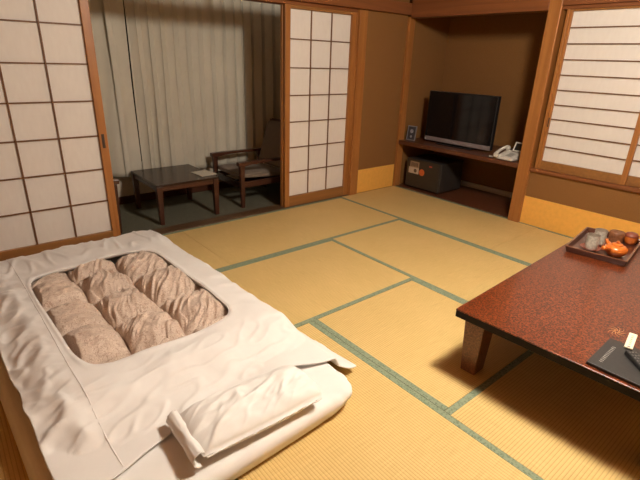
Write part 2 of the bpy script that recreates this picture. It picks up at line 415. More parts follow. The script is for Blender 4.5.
# low wooden table in the sitting corner
def side_table():
    r = empty('side_table', (-2.475, .585, -.03))
    tag(r, 'low dark wooden square table standing on the grey green carpet', 'table')
    hw, hd, H = .295, .325, .368
    box('table_top', -hw, hw, -hd, hd, H - .018, H, WALY, r, .004)
    ap = MB()
    for s in (-1, 1):
        ap.box(-hw + .05, hw - .05, s * (hd - .012), s * (hd - .030), H - .062, H - .018)
        ap.box(s * (hw - .012), s * (hw - .030), -hd + .05, hd - .05, H - .062, H - .018)
    ap.build('apron', WALX, r, .002)
    for sx in (-1, 1):
        for sy in (-1, 1):
            x, y = sx * (hw - .027), sy * (hd - .027)
            b0, t0 = .019, .026
            MB().hexa([(x - b0, y - b0, 0), (x + b0, y - b0, 0), (x + b0, y + b0, 0), (x - b0, y + b0, 0)],
                      [(x - t0, y - t0, H - .018), (x + t0, y - t0, H - .018), (x + t0, y + t0, H - .018), (x - t0, y + t0, H - .018)]).build('leg', WAL, r, .004)
    c = box('card', -.08, .08, -.105, .105, 0, .004, CARD, None, .001)
    c.location = (-2.235, .455, .3385); c.rotation_euler = (0, 0, radians(4))
    tag(c, 'pale paper card lying on the low wooden table', 'card')
side_table()

def armchair(loc, rz, label):
    r = empty('armchair', loc, rz); tag(r, label, 'armchair', 'low wooden armchairs of the sitting corner')
    # local: chair faces -X, Y is its width, origin on the carpet at the middle of its front
    hw = .275
    for s in (-1, 1):
        MB().hexa([(-.018, s * hw - .018, 0), (.018, s * hw - .018, 0), (.018, s * hw + .018, 0), (-.018, s * hw + .018, 0)],
                  [(-.028, s * hw - .022, .425), (.022, s * hw - .022, .425), (.022, s * hw + .022, .425), (-.028, s * hw + .022, .425)]).build('front_leg', WAL, r, .005)
        MB().hexa([(.60, s * hw - .018, 0), (.64, s * hw - .018, 0), (.64, s * hw + .018, 0), (.60, s * hw + .018, 0)],
                  [(.515, s * hw - .02, .44), (.56, s * hw - .02, .44), (.56, s * hw + .02, .44), (.515, s * hw + .02, .44)]).build('rear_leg', WAL, r, .005)
        # arm rest with a dip in its underside
        pr = [(-.045, .425, .462), (.02, .420, .464), (.10, .432, .464), (.25, .438, .463), (.40, .436, .462), (.58, .432, .460)]
        vs = []; fs = []
        for x, a, bq in pr:
            wd = .030 if x < .3 else .024
            vs += [(x, s * hw - wd, a), (x, s * hw + wd, a), (x, s * hw + wd, bq), (x, s * hw - wd, bq)]
        for i in range(len(pr) - 1):
            for k in range(4): fs.append((i * 4 + k, i * 4 + (k + 1) % 4, i * 4 + 4 + (k + 1) % 4, i * 4 + 4 + k))
        fs += [(3, 2, 1, 0), tuple(4 * (len(pr) - 1) + k for k in range(4))]
        MB().add(vs, fs).build('armrest', WALX, r, .006)
        MB().box(.02, .56, s * hw - .012, s * hw + .012, .205, .262).build('side_rail', WALX, r, .003)
    MB().box(-.012, .014, -hw + .02, hw - .02, .195, .258).build('front_rail', WALY, r, .003)
    def cushion(name, M, sx, sy, sz, mat_):
        vs = []; fs = []; N = 16
        for side in (1, -1):
            for j in range(N + 1):
                for i in range(N + 1):
                    a, bq = -1 + 2 * i / N, -1 + 2 * j / N
                    e = (1 - abs(a) ** 5) * (1 - abs(bq) ** 5)
                    rr = 1 - .06 * (abs(a) * abs(bq)) ** 4
                    vs.append((a * sx * rr, bq * sy * rr, side * sz * (.45 + .55 * e ** .5)))
        def ix(sd, i, j): return sd * (N + 1) ** 2 + j * (N + 1) + i
        for j in range(N):
            for i in range(N):
                fs.append((ix(0, i, j), ix(0, i + 1, j), ix(0, i + 1, j + 1), ix(0, i, j + 1)))
                fs.append((ix(1, i, j), ix(1, i, j + 1), ix(1, i + 1, j + 1), ix(1, i + 1, j)))
        for i in range(N):
            fs.append((ix(0, i, 0), ix(1, i, 0), ix(1, i + 1, 0), ix(0, i + 1, 0))); fs.append((ix(0, i, N), ix(0, i + 1, N), ix(1, i + 1, N), ix(1, i, N)))
            fs.append((ix(0, 0, i), ix(0, 0, i + 1), ix(1, 0, i + 1), ix(1, 0, i))); fs.append((ix(0, N, i), ix(1, N, i), ix(1, N, i + 1), ix(0, N, i + 1)))
        return MB().add(vs, fs, M).build(name, mat_, r, smooth=True)
    cushion('seat_cushion', Matrix.Translation((.275, 0, .297)) @ Matrix.Rotation(radians(4), 4, 'Y'), .285, hw - .028, .038, SEATF)
    Mb = Matrix.Translation((.60, 0, .545)) @ Matrix.Rotation(radians(-72), 4, 'Y')
    cushion('back_cushion', Mb, .235, hw - .03, .036, SEATF)
    bk = MB()
    Mf = Mb @ Matrix.Translation((0, 0, -.045))
    for s in (-1, 1): bk.box(-.26, .255, s * (hw - .012) - .016, s * (hw - .012) + .016, -.016, .016, Mf)
    bk.box(.225, .265, -hw + .028, hw - .028, -.016, .016, Mf).box(-.02, .02, -hw + .028, hw - .028, -.012, .008, Mf)
    bk.build('back_frame', WAL, r, .004)
    return r
armchair((-1.895, .60, -.03), 0, 'wooden armchair with grey brown cushions right of the low table')
armchair((-3.11, .565, -.03), pi, 'wooden armchair mostly hidden behind the left paper door, only a leg showing')

# ------------------------------------------------------------------ television alcove
sh = MB()
prof = [(-.030, .506), (-.030, .548), (.72, .548), (.72, .506)]
sh.box(-.028, .698, -1.494, -.036, .505, .548)
sh = sh.build('wall_shelf', DKY, bevel=.004)
tag(sh, 'wide dark wooden shelf board under the television', 'shelf')
def television():
    r = empty('television', (.20, -.645, .548)); tag(r, 'black flat screen television standing on the dark wooden shelf', 'television')
    MB().box(-.005, .045, -.418, .418, .022, .555).build('body', BLACK, r, .006)
    MB().box(-.0075, -.004, -.408, .408, .070, .547).build('screen', SCREEN, r, .001)
    MB().box(-.012, -.004, -.415, .415, .022, .066).build('speaker_bar', SILVER, r, .003)
    MB().box(.045, .10, -.30, .30, .10, .42).build('rear_housing', BLACK, r, .012)
    MB().box(.03, .07, -.07, .07, .008, .10).box(-.06, .14, -.22, .22, 0, .010).build('stand', BLACK, r, .004)
    MB().box(-.0135, -.0115, -.03, .03, .037, .043).build('maker_mark', LETTER, r)
television()
def safe():
    r = empty('safe_box', (.075, -.345, .0075)); tag(r, 'dark grey box safe with stickers, on the alcove floor under the shelf', 'safe')
    MB().box(.012, .43, -.245, .245, .012, .345).build('body', SAFEG, r, .012)
    MB().box(.0, .014, -.238, .238, .016, .341).build('door', SAFEF, r, .008)
    for x in (.05, .39):
        for y in (-.2, .2): MB().lathe([(.016, 0), (.018, .012)], 14, Matrix.Translation((x, y, 0))).build('foot', BLACK, r)
    MB().box(-.0012, .001, .055, .20, .175, .245).build('white_sticker', STICK, r)['label'] = 'white sticker'
    MB().box(-.0012, .001, .055, .185, .245, .315).build('tan_sticker', STICK2, r)['label'] = 'tan sticker'
    k = MB()
    for i in range(5): k.box(-.0018, -.001, .075 + .02 * i, .088 + .02 * i, .255 + .004 * (i % 2), .300)
    k.build('sticker_print', INK, r)
    MB().lathe([(.022, -.0016), (.022, .0)], 20, Matrix.Translation((0, .105, .21)) @ Matrix.Rotation(radians(90), 4, 'Y')).build('sticker_emblem', INK, r)
    MB().lathe([(.038, -.0016), (.038, .0)], 24, Matrix.Translation((0, .010, .205)) @ Matrix.Rotation(radians(90), 4, 'Y')).build('orange_sticker', ORANGE, r)['label'] = 'round orange sticker'
    MB().box(-.0014, .001, -.125, -.085, .285, .300).build('red_mark', RED, r)
    MB().box(-.006, .002, -.238, -.205, .02, .335).build('handle_strip', SAFEG, r, .004)
safe()
def telephone():
    r = empty('telephone', (.055, -1.335, .548), radians(-4)); tag(r, 'white desk telephone at the right end of the shelf beside the big post', 'telephone')
    # wedge body, faces -X
    MB().hexa([(-.075, -.095, .004), (-.075, .085, .004), (.115, .085, .004), (.115, -.095, .004)][::-1] if False else
              [(-.075, -.095, .004), (.115, -.095, .004), (.115, .085, .004), (-.075, .085, .004)],
              [(-.072, -.092, .028), (.112, -.092, .075), (.112, .082, .075), (-.072, .082, .028)]).build('body', PHONEW, r, .008)
    k = MB()
    Mk = Matrix.Translation((.0, -.02, .051)) @ Matrix.Rotation(math.atan2(-.047, .184), 4, 'Y')
    for i in range(4):
        for j in range(3): k.box(-.045 + i * .022, -.031 + i * .022, -.04 + j * .022, -.024 + j * .022, -.002, .003, Mk)
    k.build('keypad', PHONEG, r, .001)
    h = MB()
    pts = [(-.085, .075, .045), (-.06, .078, .062), (-.01, .079, .082), (.05, .079, .098), (.095, .078, .100), (.112, .077, .092)]
    h.tube(pts, [.021, .016, .014, .014, .016, .021], 14)
    h.lathe([(.020, -.020), (.026, -.014), (.024, .010)], 18, Matrix.Translation((-.080, .075, .040)))
    h.lathe([(.020, -.014), (.026, -.008), (.024, .010)], 18, Matrix.Translation((.105, .077, .088)))
    h.build('handset', PHONEW, r, smooth=True)
    s = MB(); Ms = Matrix.Translation((.085, -.060, .118)) @ Matrix.Rotation(radians(-65), 4, 'Y')
    s.box(-.045, .045, -.060, -.048, -.006, .006, Ms).box(-.045, .045, .048, .060, -.006, .006, Ms).box(-.045, -.034, -.048, .048, -.006, .006, Ms).box(.034, .045, -.048, .048, -.006, .006, Ms)
    s.build('panel_frame', PHONEW, r, .002)
    MB().box(-.034, .034, -.048, .048, -.004, .002, Ms).build('dark_panel', BLACK, r)
    c = MB(); pts = []
    for i in range(90):
        t = i / 89; a = t * 2 * pi * 11
        bx = Vector((-.080 + .03 * t, .100 + .055 * sin(pi * t) , .012)); pts.append(bx + Vector((.006 * cos(a), 0, .006 * sin(a))))
    c.tube(pts, .002, 6); c.build('coiled_cord', PHONEW, r, smooth=True)
telephone()
def picture():
    r = empty('picture_frame', (.075, -.118, .548), radians(6)); tag(r, 'small standing picture in a pale frame at the left end of the shelf', 'picture frame')
    M = Matrix.Rotation(radians(8), 4, 'Y')
    f = MB(); W, H, t = .058, .165, .010
    f.box(0, .012, -W, -W + t, .002, H, M).box(0, .012, W - t, W, .002, H, M).box(0, .012, -W + t, W - t, .002, .002 + t, M).box(0, .012, -W + t, W - t, H - t, H, M)
    f.build('frame', FRAMEM, r, .002)
    MB().box(.004, .010, -W + t, W - t, .012, H - t, M).build('picture', PHOTO, r)
    MB().lathe([(.022, 0), (.022, .0015)], 20, M @ Matrix.Translation((.0035, 0, .105)) @ Matrix.Rotation(radians(-90), 4, 'Y')).build('pale_shape', PHOTOL, r)
    MB().lathe([(.014, 0), (.014, .0015)], 20, M @ Matrix.Translation((.0035, 0, .045)) @ Matrix.Rotation(radians(-90), 4, 'Y')).build('pale_shape', PHOTOL, r)
    MB().hexa([(.055, -.015, .001), (.062, -.015, .001), (.062, .015, .001), (.055, .015, .001)], [(.022, -.015, .12), (.029, -.015, .12), (.029, .015, .12), (.022, .015, .12)]).build('easel_leg', BLACK, r)
picture()

# ------------------------------------------------------------------ lacquered low table
TA = radians(2.75); TC = Vector((-2.457, -2.534, 0)); TZ = .342
def lacquer_table():
    r = empty('low_table', TC, TA); tag(r, 'large low table with a glossy mottled red lacquer top', 'table')
    L, W = 1.70, .92
    MB().box(0, L, -W, 0, TZ - .006, TZ).build('table_top', LAC, r, .002)
    MB().box(.001, L - .001, -W + .001, -.001, TZ - .040, TZ - .0062).build('black_edge', LACEDGE, r, .003)
    ap = MB()
    for y in (-.095, -W + .095): ap.box(.12, L - .12, y - .012, y + .012, TZ - .085, TZ - .041)
    for x in (.12, L - .12): ap.box(x - .012, x + .012, -W + .095, -.095, TZ - .085, TZ - .041)
    ap.build('apron', LACEDGE, r, .002)
    zt = TZ - .0405
    for sx in (0, 1):
        for sy in (0, 1):
            def P(a, bq, z): return (a if not sx else L - a, -bq if not sy else -W + bq, z)
            bot = [P(.060, .040, .0016), P(.150, .040, .0016), P(.150, .115, .0016), P(.060, .115, .0016)]
            top = [P(.042, .030, zt), P(.160, .030, zt), P(.160, .130, zt), P(.042, .130, zt)]
            MB().hexa(bot, top).build('leg', LACLEG, r, .005)
    g = MB()
    rnd = random.Random(4)
    for i in range(9):
        a0 = i * 2 * pi / 9; pts = []
        for k in range(9):
            t = k / 8; rad = .006 + .030 * t; a = a0 + 1.0 * t
            pts.append((.375 + rad * cos(a) * 1.35, -.555 + rad * sin(a), TZ + .0002))
        g.tube(pts, [.0013 * (1.15 - t / 8) for t in range(9)], 5)
    g.build('gold_motif', GOLD, r)['label'] = 'small gold flower motif on the red top'
    return r
lacquer_table()
def T(x, y, z=0):                       # table frame to room
    return Vector((TC.x + x * cos(TA) - y * sin(TA), TC.y + x * sin(TA) + y * cos(TA), TZ + z))

TRX, TRY, TRA = -1.054, -2.652, radians(7.7)
def tray():
    r = empty('serving_tray', (TRX, TRY, TZ + .0006), TRA); tag(r, 'dark red lacquered rectangular tray with the tea things on the table', 'tray')
    hx, hy, H = .243, .160, .036
    MB().box(-hx + .008, hx - .008, -hy + .008, hy - .008, .0, .006).build('base', TRAYM, r, .002)
    f = MB()
    for s in (-1, 1):
        f.hexa([(-hx + .010, s * (hy - .010) - .005, 0), (hx - .010, s * (hy - .010) - .005, 0), (hx - .010, s * (hy - .010) + .005, 0), (-hx + .010, s * (hy - .010) + .005, 0)],
               [(-hx, s * hy - .005, H), (hx, s * hy - .005, H), (hx, s * hy + .005, H), (-hx, s * hy + .005, H)])
        f.hexa([(s * (hx - .010) - .005, -hy + .010, 0), (s * (hx - .010) + .005, -hy + .010, 0), (s * (hx - .010) + .005, hy - .010, 0), (s * (hx - .010) - .005, hy - .010, 0)],
               [(s * hx - .005, -hy, H), (s * hx + .005, -hy, H), (s * hx + .005, hy, H), (s * hx - .005, hy, H)])
    f.build('side_wall', TRAYM, r, .002)
    q = MB()
    for s in (-1, 1):
        q.box(-hx - .004, hx + .004, s * hy - .005, s * hy + .005, H, H + .003).box(s * hx - .005, s * hx + .005, -hy + .005, hy - .005, H, H + .003)
    q.build('rim', TRAYR, r, .001)
    return r
tray()
ZT = .0072
def tl(x, y): return Vector((x, y, TZ + ZT))       # on the tray base
# saucers
SP = [(1.0, .0165), (.93, .016), (.55, .005), (.54, .0)]
def saucer(x, y, R, label):
    o = MB().lathe([(R * .55, 0), (R * .62, .004), (R, .016), (R * .97, .0185), (R * .60, .0075), (.001, .0070)], 36).build('saucer', SAUCER, smooth=True)
    o.location = tl(x, y); tag(o, label, 'saucer', 'wooden saucers on the tray')
saucer(-1.168, -2.612, .060, 'round red brown saucer under the nearer speckled cup')
saucer(-1.030, -2.606, .060, 'round red brown saucer under the farther speckled cup')
def cup(x, y, label):
    r = empty('teacup', tl(x, y) + Vector((0, 0, .0078))); tag(r, label, 'teacup', 'speckled teacups on the tray')
    R, H = .035, .090
    MB().lathe([(R * .86, 0), (R * .94, .004), (R, .014), (R, .04), (R * 1.0, H - .001), (R * .97, H - .001), (R * .93, .012)], 36, cap=False).build('body', CUPC, r, smooth=True)
    MB().lathe([(R * 1.01, H - .003), (R * 1.01, H), (R * .88, H), (R * .84, .05), (R * .78, .014), (.001, .010)], 36, cap=False).build('inner_wall', CUPI, r, smooth=True)
cup(-1.166, -2.614, 'speckled pale grey teacup nearer the tray corner')
cup(-1.030, -2.608, 'speckled pale grey teacup standing behind the other one')
def teapot():
    r = empty('teapot', tl(-1.142, -2.742)); tag(r, 'small round orange clay teapot with a side handle on the tray', 'teapot')
    MB().lathe([(.034, 0), (.038, .003), (.054, .018), (.062, .036), (.059, .052), (.046, .063), (.030, .068), (.001, .068)], 40).build('body', CLAY, r, smooth=True)
    l = MB().lathe([(.031, .0675), (.033, .070), (.026, .076), (.010, .079), (.001, .079)], 32).build('lid', CLAY, r, smooth=True)
    MB().lathe([(.005, .077), (.0065, .081), (.010, .086), (.008, .091), (.001, .092)], 20).build('lid_knob', CLAY, l, smooth=True)
    def ray(a, q): return [(d * cos(radians(a)), d * sin(radians(a)), z) for d, z in q]
    MB().tube(ray(63, [(.050, .048), (.070, .057), (.080, .066), (.085, .074)]), [.014, .011, .008, .008], 14).build('spout', CLAY, r, smooth=True)
    MB().tube(ray(165, [(.054, .046), (.080, .054), (.108, .062), (.128, .067), (.132, .068)]), [.009, .011, .014, .014, .008], 14).build('handle', CLAY, r, smooth=True)
teapot()
def caddy():
    r = empty('tea_caddy', tl(-.915, -2.664)); tag(r, 'brown cylindrical tea caddy behind the orange teapot', 'tea caddy')
    MB().lathe([(.040, 0), (.0415, .002), (.0415, .046), (.040, .048)], 36).build('body', CADDY, r, smooth=True)
    MB().lathe([(.0435, .046), (.0435, .074), (.040, .079), (.001, .080)], 36).build('lid', CADDY, r, smooth=True)
caddy()
def bowl():
    r = empty('lidded_bowl', tl(-.846, -2.727))
    tag(r, 'orange clay bowl with a dark red lid at the right of the tray', 'bowl')
    MB().lathe([(.024, 0), (.028, .003), (.037, .022), (.040, .052), (.038, .052), (.032, .020), (.001, .008)], 36).build('body', CLAY, r, smooth=True)
    MB().lathe([(.041, .0522), (.042, .058), (.030, .072), (.012, .078), (.001, .078)], 36).build('lid', SAUCER, r, smooth=True)
bowl()

def dish():
    r = MB().lathe([(.016, 0), (.020, .003), (.030, .016), (.031, .024), (.026, .032), (.012, .036), (.001, .036)], 28).build('clay_pot', CLAY, smooth=True)
    r.location = (-1.945, -3.152, TZ + .0006); tag(r, 'small round orange clay pot on the red table at the right photo edge', 'pot')
dish()
# black folder, remote, tag
def folder():
    r = empty('guest_folder', (-2.402, -3.268, TZ + .0006), radians(1.5)); 
    tag(r, 'black guest information folder lying at the near edge of the red table', 'folder')
    L, W = .250, .20
    MB().box(0, L, -.185, .185, 0, .002).box(0, L, -.185, .185, .010, .0125).box(-.002, .004, -.185, .185, 0, .0125).build('cover', FOLDER, r, .001)
    MB().box(.006, L + .004, -.181, .181, .0024, .0096).build('pages', PAGES, r)
    k = MB(); rnd = random.Random(2)
    for i in range(12):
        x = .036 + i * .0130
        for j in range(3):
            k.box(x + rnd.uniform(0, .003), x + .009 - rnd.uniform(0, .003), .144 + j * .0045, .1465 + j * .0045, .0124, .0131)
        k.box(x + .003, x + .0050, .143, .156, .0124, .0131)
    k.build('cover_lettering', LETTER, r)
folder()
def remote():
    r = empty('remote_control', (-2.223, -3.168, TZ + .0135), radians(225)); tag(r, 'black remote control lying on the black folder', 'remote control')
    MB().hexa([(0, -.022, 0), (.17, -.022, 0), (.17, .022, 0), (0, .022, 0)], [(.002, -.020, .018), (.168, -.020, .018), (.168, .020, .018), (.002, .020, .018)]).build('body', BLACK, r, .004)
    k = MB()
    for i in range(8):
        for j in range(3): k.box(.014 + i * .018, .022 + i * .018, -.014 + j * .011, -.008 + j * .011, .0178, .0195)
    k.build('buttons', BUTTON, r, .0006)
remote()
def key_tag():
    r = empty('key_tag', (-2.112, -3.139, TZ + .0095), radians(12)); tag(r, 'cream room key tag lying behind the black remote', 'key tag')
    r.rotation_euler = (0, radians(5), radians(10))
    MB().box(-.083, .083, -.015, .015, 0, .006).build('tag', CREAM, r, .002)
    k = MB()
    for i in range(6): k.box(-.055 + i * .020, -.043 + i * .020, -.004, .004, .0058, .0064)
    k.build('faint_lettering', GREENI, r)
    MB().lathe([(.006, .0058), (.006, .0068), (.003, .0068)], 16, Matrix.Translation((-.072, 0, 0))).build('eyelet', SILVER, r)
key_tag()

# ------------------------------------------------------------------ bedding
BO = Vector((-3.53, -1.20, 0)); BA = radians(2.5)
def nz(u, v, s, k=0): return noise.noise((u * s, v * s, k))
def sstep(a, b_, x):
    t = max(0, min(1, (x - a) / (b_ - a))); return t * t * (3 - 2 * t)
def grid_obj(name, fn, nu, nv, mat_, parent=None, solid=0, closed=False):
    vs = [fn(i / nu, j / nv) for j in range(nv + 1) for i in range(nu + 1)]
    fs = [(j * (nu + 1) + i, j * (nu + 1) + i + 1, (j + 1) * (nu + 1) + i + 1, (j + 1) * (nu + 1) + i) for j in range(nv) for i in range(nu)]
    me = bpy.data.meshes.new(name); me.from_pydata(vs, [], fs); me.update()
    o = link(name, me, mat_, parent, True)
    if solid:
        sd = o.modifiers.new('thick', 'SOLIDIFY'); sd.thickness = solid; sd.offset = -1
    return o
MT = .105                              # mattress top
MU0, MU1, MV0, MV1 = -.610, .525, -1.275, .90
def mattress():
    r = empty('futon_mattress', BO, BA); tag(r, 'white sheeted futon mattress lying on the straw mats', 'mattress')
    vs = []; fs = []; NU, NV, NS = 70, 120, 14
    # closed rounded slab: rings around the outline, profile from the bottom centre over the side to the top centre
    def outline(k, N):
        a = 2 * pi * k / N; c, s = cos(a), sin(a); n = 16
        x = math.copysign(abs(c) ** (2 / n), c); y = math.copysign(abs(s) ** (2 / n), s)
        return x, y
    N = 240
    prof = [(0, .004), (.5, .004), (.93, .004), (.955, .010), (.975, .026), (.990, .046), (1.0, .066), (.996, .084), (.982, .098), (.96, .104), (.93, MT), (.85, MT), (.7, MT), (.5, MT), (.3, MT), (0, MT)]
    cu, cv = (MU0 + MU1) / 2, (MV0 + MV1) / 2; hu, hv = (MU1 - MU0) / 2, (MV1 - MV0) / 2
    for f_, z in prof:
        for k in range(N):
            x, y = outline(k, N)
            d = 1 - f_
            px = cu + math.copysign(max(0, abs(x) * hu - d * .55) if f_ > .5 else abs(x) * hu * f_ * 1.0, x)
            py = cv + math.copysign(max(0, abs(y) * hv - d * .55) if f_ > .5 else abs(y) * hv * f_ * 1.0, y)
            w_ = .006 * nz(px, py, 9, z * 20) + .004 * nz(px, py, 22, z * 30)
            edge = sstep(.9, 1.0, f_)
            nx, ny = x, y
            if abs(abs(x) - 1) > .02: nx = 0
            if abs(abs(y) - 1) > .02: ny = 0
            zz = z + (w_ if z > .05 else 0)
            if x < -.5: px -= .060 * (1 - min(1, z / MT)) * sstep(.9, .97, f_) * min(1, (-x - .5) * 2.2) + .010 * edge * noise.noise((py * 9, z * 9, 2))
            vs.append((px + nx * edge * (w_ * 1.5 + .006 * nz(px, py, 5, 3)), py + ny * edge * (w_ * 1.5 + .006 * nz(px, py, 5, 7)), zz))
    R = len(prof)
    for i in range(R - 1):
        for k in range(N):
            k2 = (k + 1) % N; fs.append((i * N + k, i * N + k2, (i + 1) * N + k2, (i + 1) * N + k))
    me = MB().add(vs, fs)
    o = me.build('sheet', SHEET2, r, smooth=True)
    return r
mattress()

PU0, PU1, PV0, PV1 = -.375, .350, -.600, .475     # quilt opening
pc = ((PU0 + PU1) / 2, (PV0 + PV1) / 2); ph_ = ((PU1 - PU0) / 2, (PV1 - PV0) / 2)
def hem(side, q):
    """outer outline of the duvet cover; q runs 0..1 along the side"""
    if side == 'R': return .660 + .020 * noise.noise((q * 5, 1, 0)) + .008 * noise.noise((q * 17, 2, 0)) - .03 * sstep(.1, 0, q) * 0
    if side == 'L': return -.592 + .030 * noise.noise((q * 7, 7, 0)) + .010 * noise.noise((q * 16, 8, 0)) + .035 * sstep(.6, 1, q)
    if side == 'T': return 1.075 + .012 * noise.noise((q * 5, 4, 0))
    if side == 'B': return -1.005 - .10 * sstep(.40, 0, q) - .105 * sstep(.66, 1, q) + .010 * noise.noise((q * 9, 5, 0))
def rdg(n_, k_):
    x = max(0, 1 - abs(n_) * k_); return x * x * (3 - 2 * x)
def duvet_top(u, v):
    """height of the cover's outer face over the mats"""
    z = .205 + .014 * nz(u, v, 2.6, 4) + .006 * nz(u, v, 6, 5)
    z -= .088 * sstep(-.66, -1.00, v)                 # thins towards the near hem
    z -= .035 * sstep(.62, 1.0, v)
    z -= .022 * sstep(.40, .56, u) + .045 * sstep(-.44, -.60, u)
    fr = sstep(.505, .655, u); ff = sstep(.86, 1.065, v)
    m_ = max(fr, ff)
    z = z * (1 - m_) + (.014 + .025 * sstep(-.9, -1.1, v)) * m_
    fold = 0
    near = sstep(-.62, -.75, v) * sstep(-1.04, -.93, v)
    a1 = nz(u * .9 + v * .5, v * 2.2 - u * .5, 3.2, 21); a2 = nz(u * 1.0 + v * .8, v * 2.6 - u * .9, 5.5, 22)
    fold += near * (.010 * rdg(a1, 3) + .006 * rdg(a2, 4))
    L = sstep(-.38, -.50, u)
    b1 = nz(u * 1.6 + v * .9, v * 1.5 - u * 1.3, 4.2, 31); b2 = nz(u * 1.0 - v * .7, v * 1.7 + u * 1.2, 7.5, 33)
    fold += L * (.013 * rdg(b1, 2.2) + .005 * rdg(b2, 3.0) - .006)
    far = sstep(.50, .60, v)
    c_ = nz(u * 2.2, v * .7, 4.5, 45); fold += far * (1 - ff) * .007 * rdg(c_, 4)
    rt = sstep(.38, .46, u)
    d_ = nz(u * .8 + v * .2, v * 1.8, 4.0, 47); fold += rt * (1 - fr * .7) * .006 * rdg(d_, 3)
    z += fold * (1 - .6 * m_) + .003 * nz(u + v * .5, v, 11, 51) + .0012 * nz(u, v, 23, 52)
    # always clear of the mattress below
    z += .010 * sstep(-.40, -.55, u) * max(0, nz(u * .4, v, 9, 55))
    floor_ = MT + .022 if (u < MU1 + .012 and v < MV1 + .012) else .012
    if u >= MU1 + .012 and v < MV1 + .02: floor_ = max(.012, (MT + .022) * (1 - sstep(0, .05, u - MU1 - .012)))
    if v >= MV1 + .012 and u < MU1 + .02: floor_ = max(floor_, (MT + .022) * (1 - sstep(0, .05, v - MV1 - .012)))
    return max(z, floor_)
def duvet():
    r = empty('duvet', BO, BA); tag(r, 'white duvet with a floral quilt showing through its cover opening', 'duvet')
    S = 200; N = 4 * S; TT = 64
    ring = []
    for k in range(N):
        sd, q = divmod(k, S); q = q / S
        if sd == 0: a, b_ = -1 + 2 * q, -1
        elif sd == 1: a, b_ = 1, -1 + 2 * q
        elif sd == 2: a, b_ = 1 - 2 * q, 1
        else: a, b_ = -1, 1 - 2 * q
        n = 7.0
        rr = (abs(a) ** n + abs(b_) ** n) ** (-1 / n)
        inner = (pc[0] + ph_[0] * a * rr, pc[1] + ph_[1] * b_ * rr)
        qa, qb = (a + 1) / 2, (b_ + 1) / 2
        uo = hem('L', qb) * (1 - qa) + hem('R', qb) * qa
        vo = hem('B', qa) * (1 - qb) + hem('T', qa) * qb
        ring.append((inner, (uo, vo)))
    vs = []; fs = []
    rows = [-2, -1] + list(range(TT + 1))
    for t in rows:
        for (iu, iv), (ou, ov) in ring:
            if t < 0:
                s_ = 1.0 - .0 ; du = (iu - pc[0]); dv = iv - pc[1]
                k_ = 1.0 + (.010 if t == -2 else -.002)
                u, v = pc[0] + du * k_, pc[1] + dv * k_
                z = duvet_top(iu, iv) - (.020 if t == -2 else .006)
            else:
                w_ = (t / TT); u, v = iu + (ou - iu) * w_, iv + (ov - iv) * w_
                z = duvet_top(u, v)
                z += .004 * exp(-((w_ - .03) / .03) ** 2)
                # lifted hem pocket near the right of the near edge
                if v < -.80: z += .022 * exp(-((u - .30) / .09) ** 2) * sstep(-.84, -.98, v)
            vs.append((u, v, z))
    R = len(rows)
    for i in range(R - 1):
        for k in range(N):
            k2 = (k + 1) % N; fs.append((i * N + k, i * N + k2, (i + 1) * N + k2, (i + 1) * N + k))
    me = bpy.data.meshes.new('cover'); me.from_pydata(vs, [], fs); me.update()
    o = link('cover', me, SHEET, r, True)
    bm = bmesh.new(); bm.from_mesh(me); bmesh.ops.recalc_face_normals(bm, faces=bm.faces)
    if sum(f.normal.z for f in bm.faces) < 0: bmesh.ops.reverse_faces(bm, faces=bm.faces)
    bm.to_mesh(me); bm.free()
    sd = o.modifiers.new('thick', 'SOLIDIFY'); sd.thickness = .006; sd.offset = -1
    # piped edge of the opening and the seams of the cover
    pts = [(pc[0] + (iu - pc[0]) * .998, pc[1] + (iv - pc[1]) * .998, duvet_top(iu, iv) - .001) for (iu, iv), _ in ring]
    MB().tube(pts + [pts[0]], .0032, 6).build('opening_piping', SHEET2, r, smooth=True)
    sm = MB(); sp = []
    for j in range(60):
        v = -1.06 + 1.94 * j / 59; u = -.398 + .018 * (v < 9) * 0 + .010 * sin(v * 2.2); 
        sp.append((u, v, duvet_top(u, v) + .0005))
    sm.tube(sp, .0022, 5).build('cover_seam', SHEET2, r, smooth=True)
    # quilt: three columns of four padded boxes
    cols = [(-.43, -.150), (-.150, .105), (.105, .395)]
    offs = [.080, .055, .170]
    def quilt(s_, t_):
        u = PU0 - .04 + (PU1 - PU0 + .08) * s_; v = PV0 - .04 + (PV1 - PV0 + .08) * t_
        uw = u + .012 * nz(u, v, 7, 60); vw = v + .016 * nz(u, v, 6, 61)
        ci = 0 if uw < cols[0][1] else (1 if uw < cols[1][1] else 2)
        c0, c1 = cols[ci]
        fu = (uw - c0) / (c1 - c0)
        rh = (.295, .295, .345)[ci]; f_ = (offs[ci] - vw) / rh + 1
        ri = math.floor(f_); fv = f_ - ri
        bu = max(0, 1 - abs(2 * fu - 1) ** 2.6); bv = max(0, 1 - abs(2 * fv - 1) ** 2.4)
        k = (bu * bv) ** .5
        h = .120 + .106 * k * (.9 + .2 * random.Random(ci * 7 + ri).random())
        # gathered wrinkles running out from the stitched seams
        edge = (1 - k)
        rr_ = random.Random(ci * 13 + ri * 5 + 2)
        th = rr_.uniform(.5, 1.2) if ci > 0 else rr_.uniform(-.5, .3)
        du_ = u + .030 * nz(u, v, 9, ci + ri * 2.3); dv_ = v + .030 * nz(u, v, 9, 40 + ci + ri * 2.3)
        p_ = du_ * cos(th) + dv_ * sin(th); q_ = -du_ * sin(th) + dv_ * cos(th)
        w1 = noise.noise((p_ * 5, q_ * 22, ci * 9 + ri * 7.3)); w2 = noise.noise((p_ * 9, q_ * 44, ci * 4 + ri * 3.3))
        e2 = sstep(.0, .5, k) * (1.25 - .75 * k)
        amp = (1.0 if ci > 0 else .48) * e2
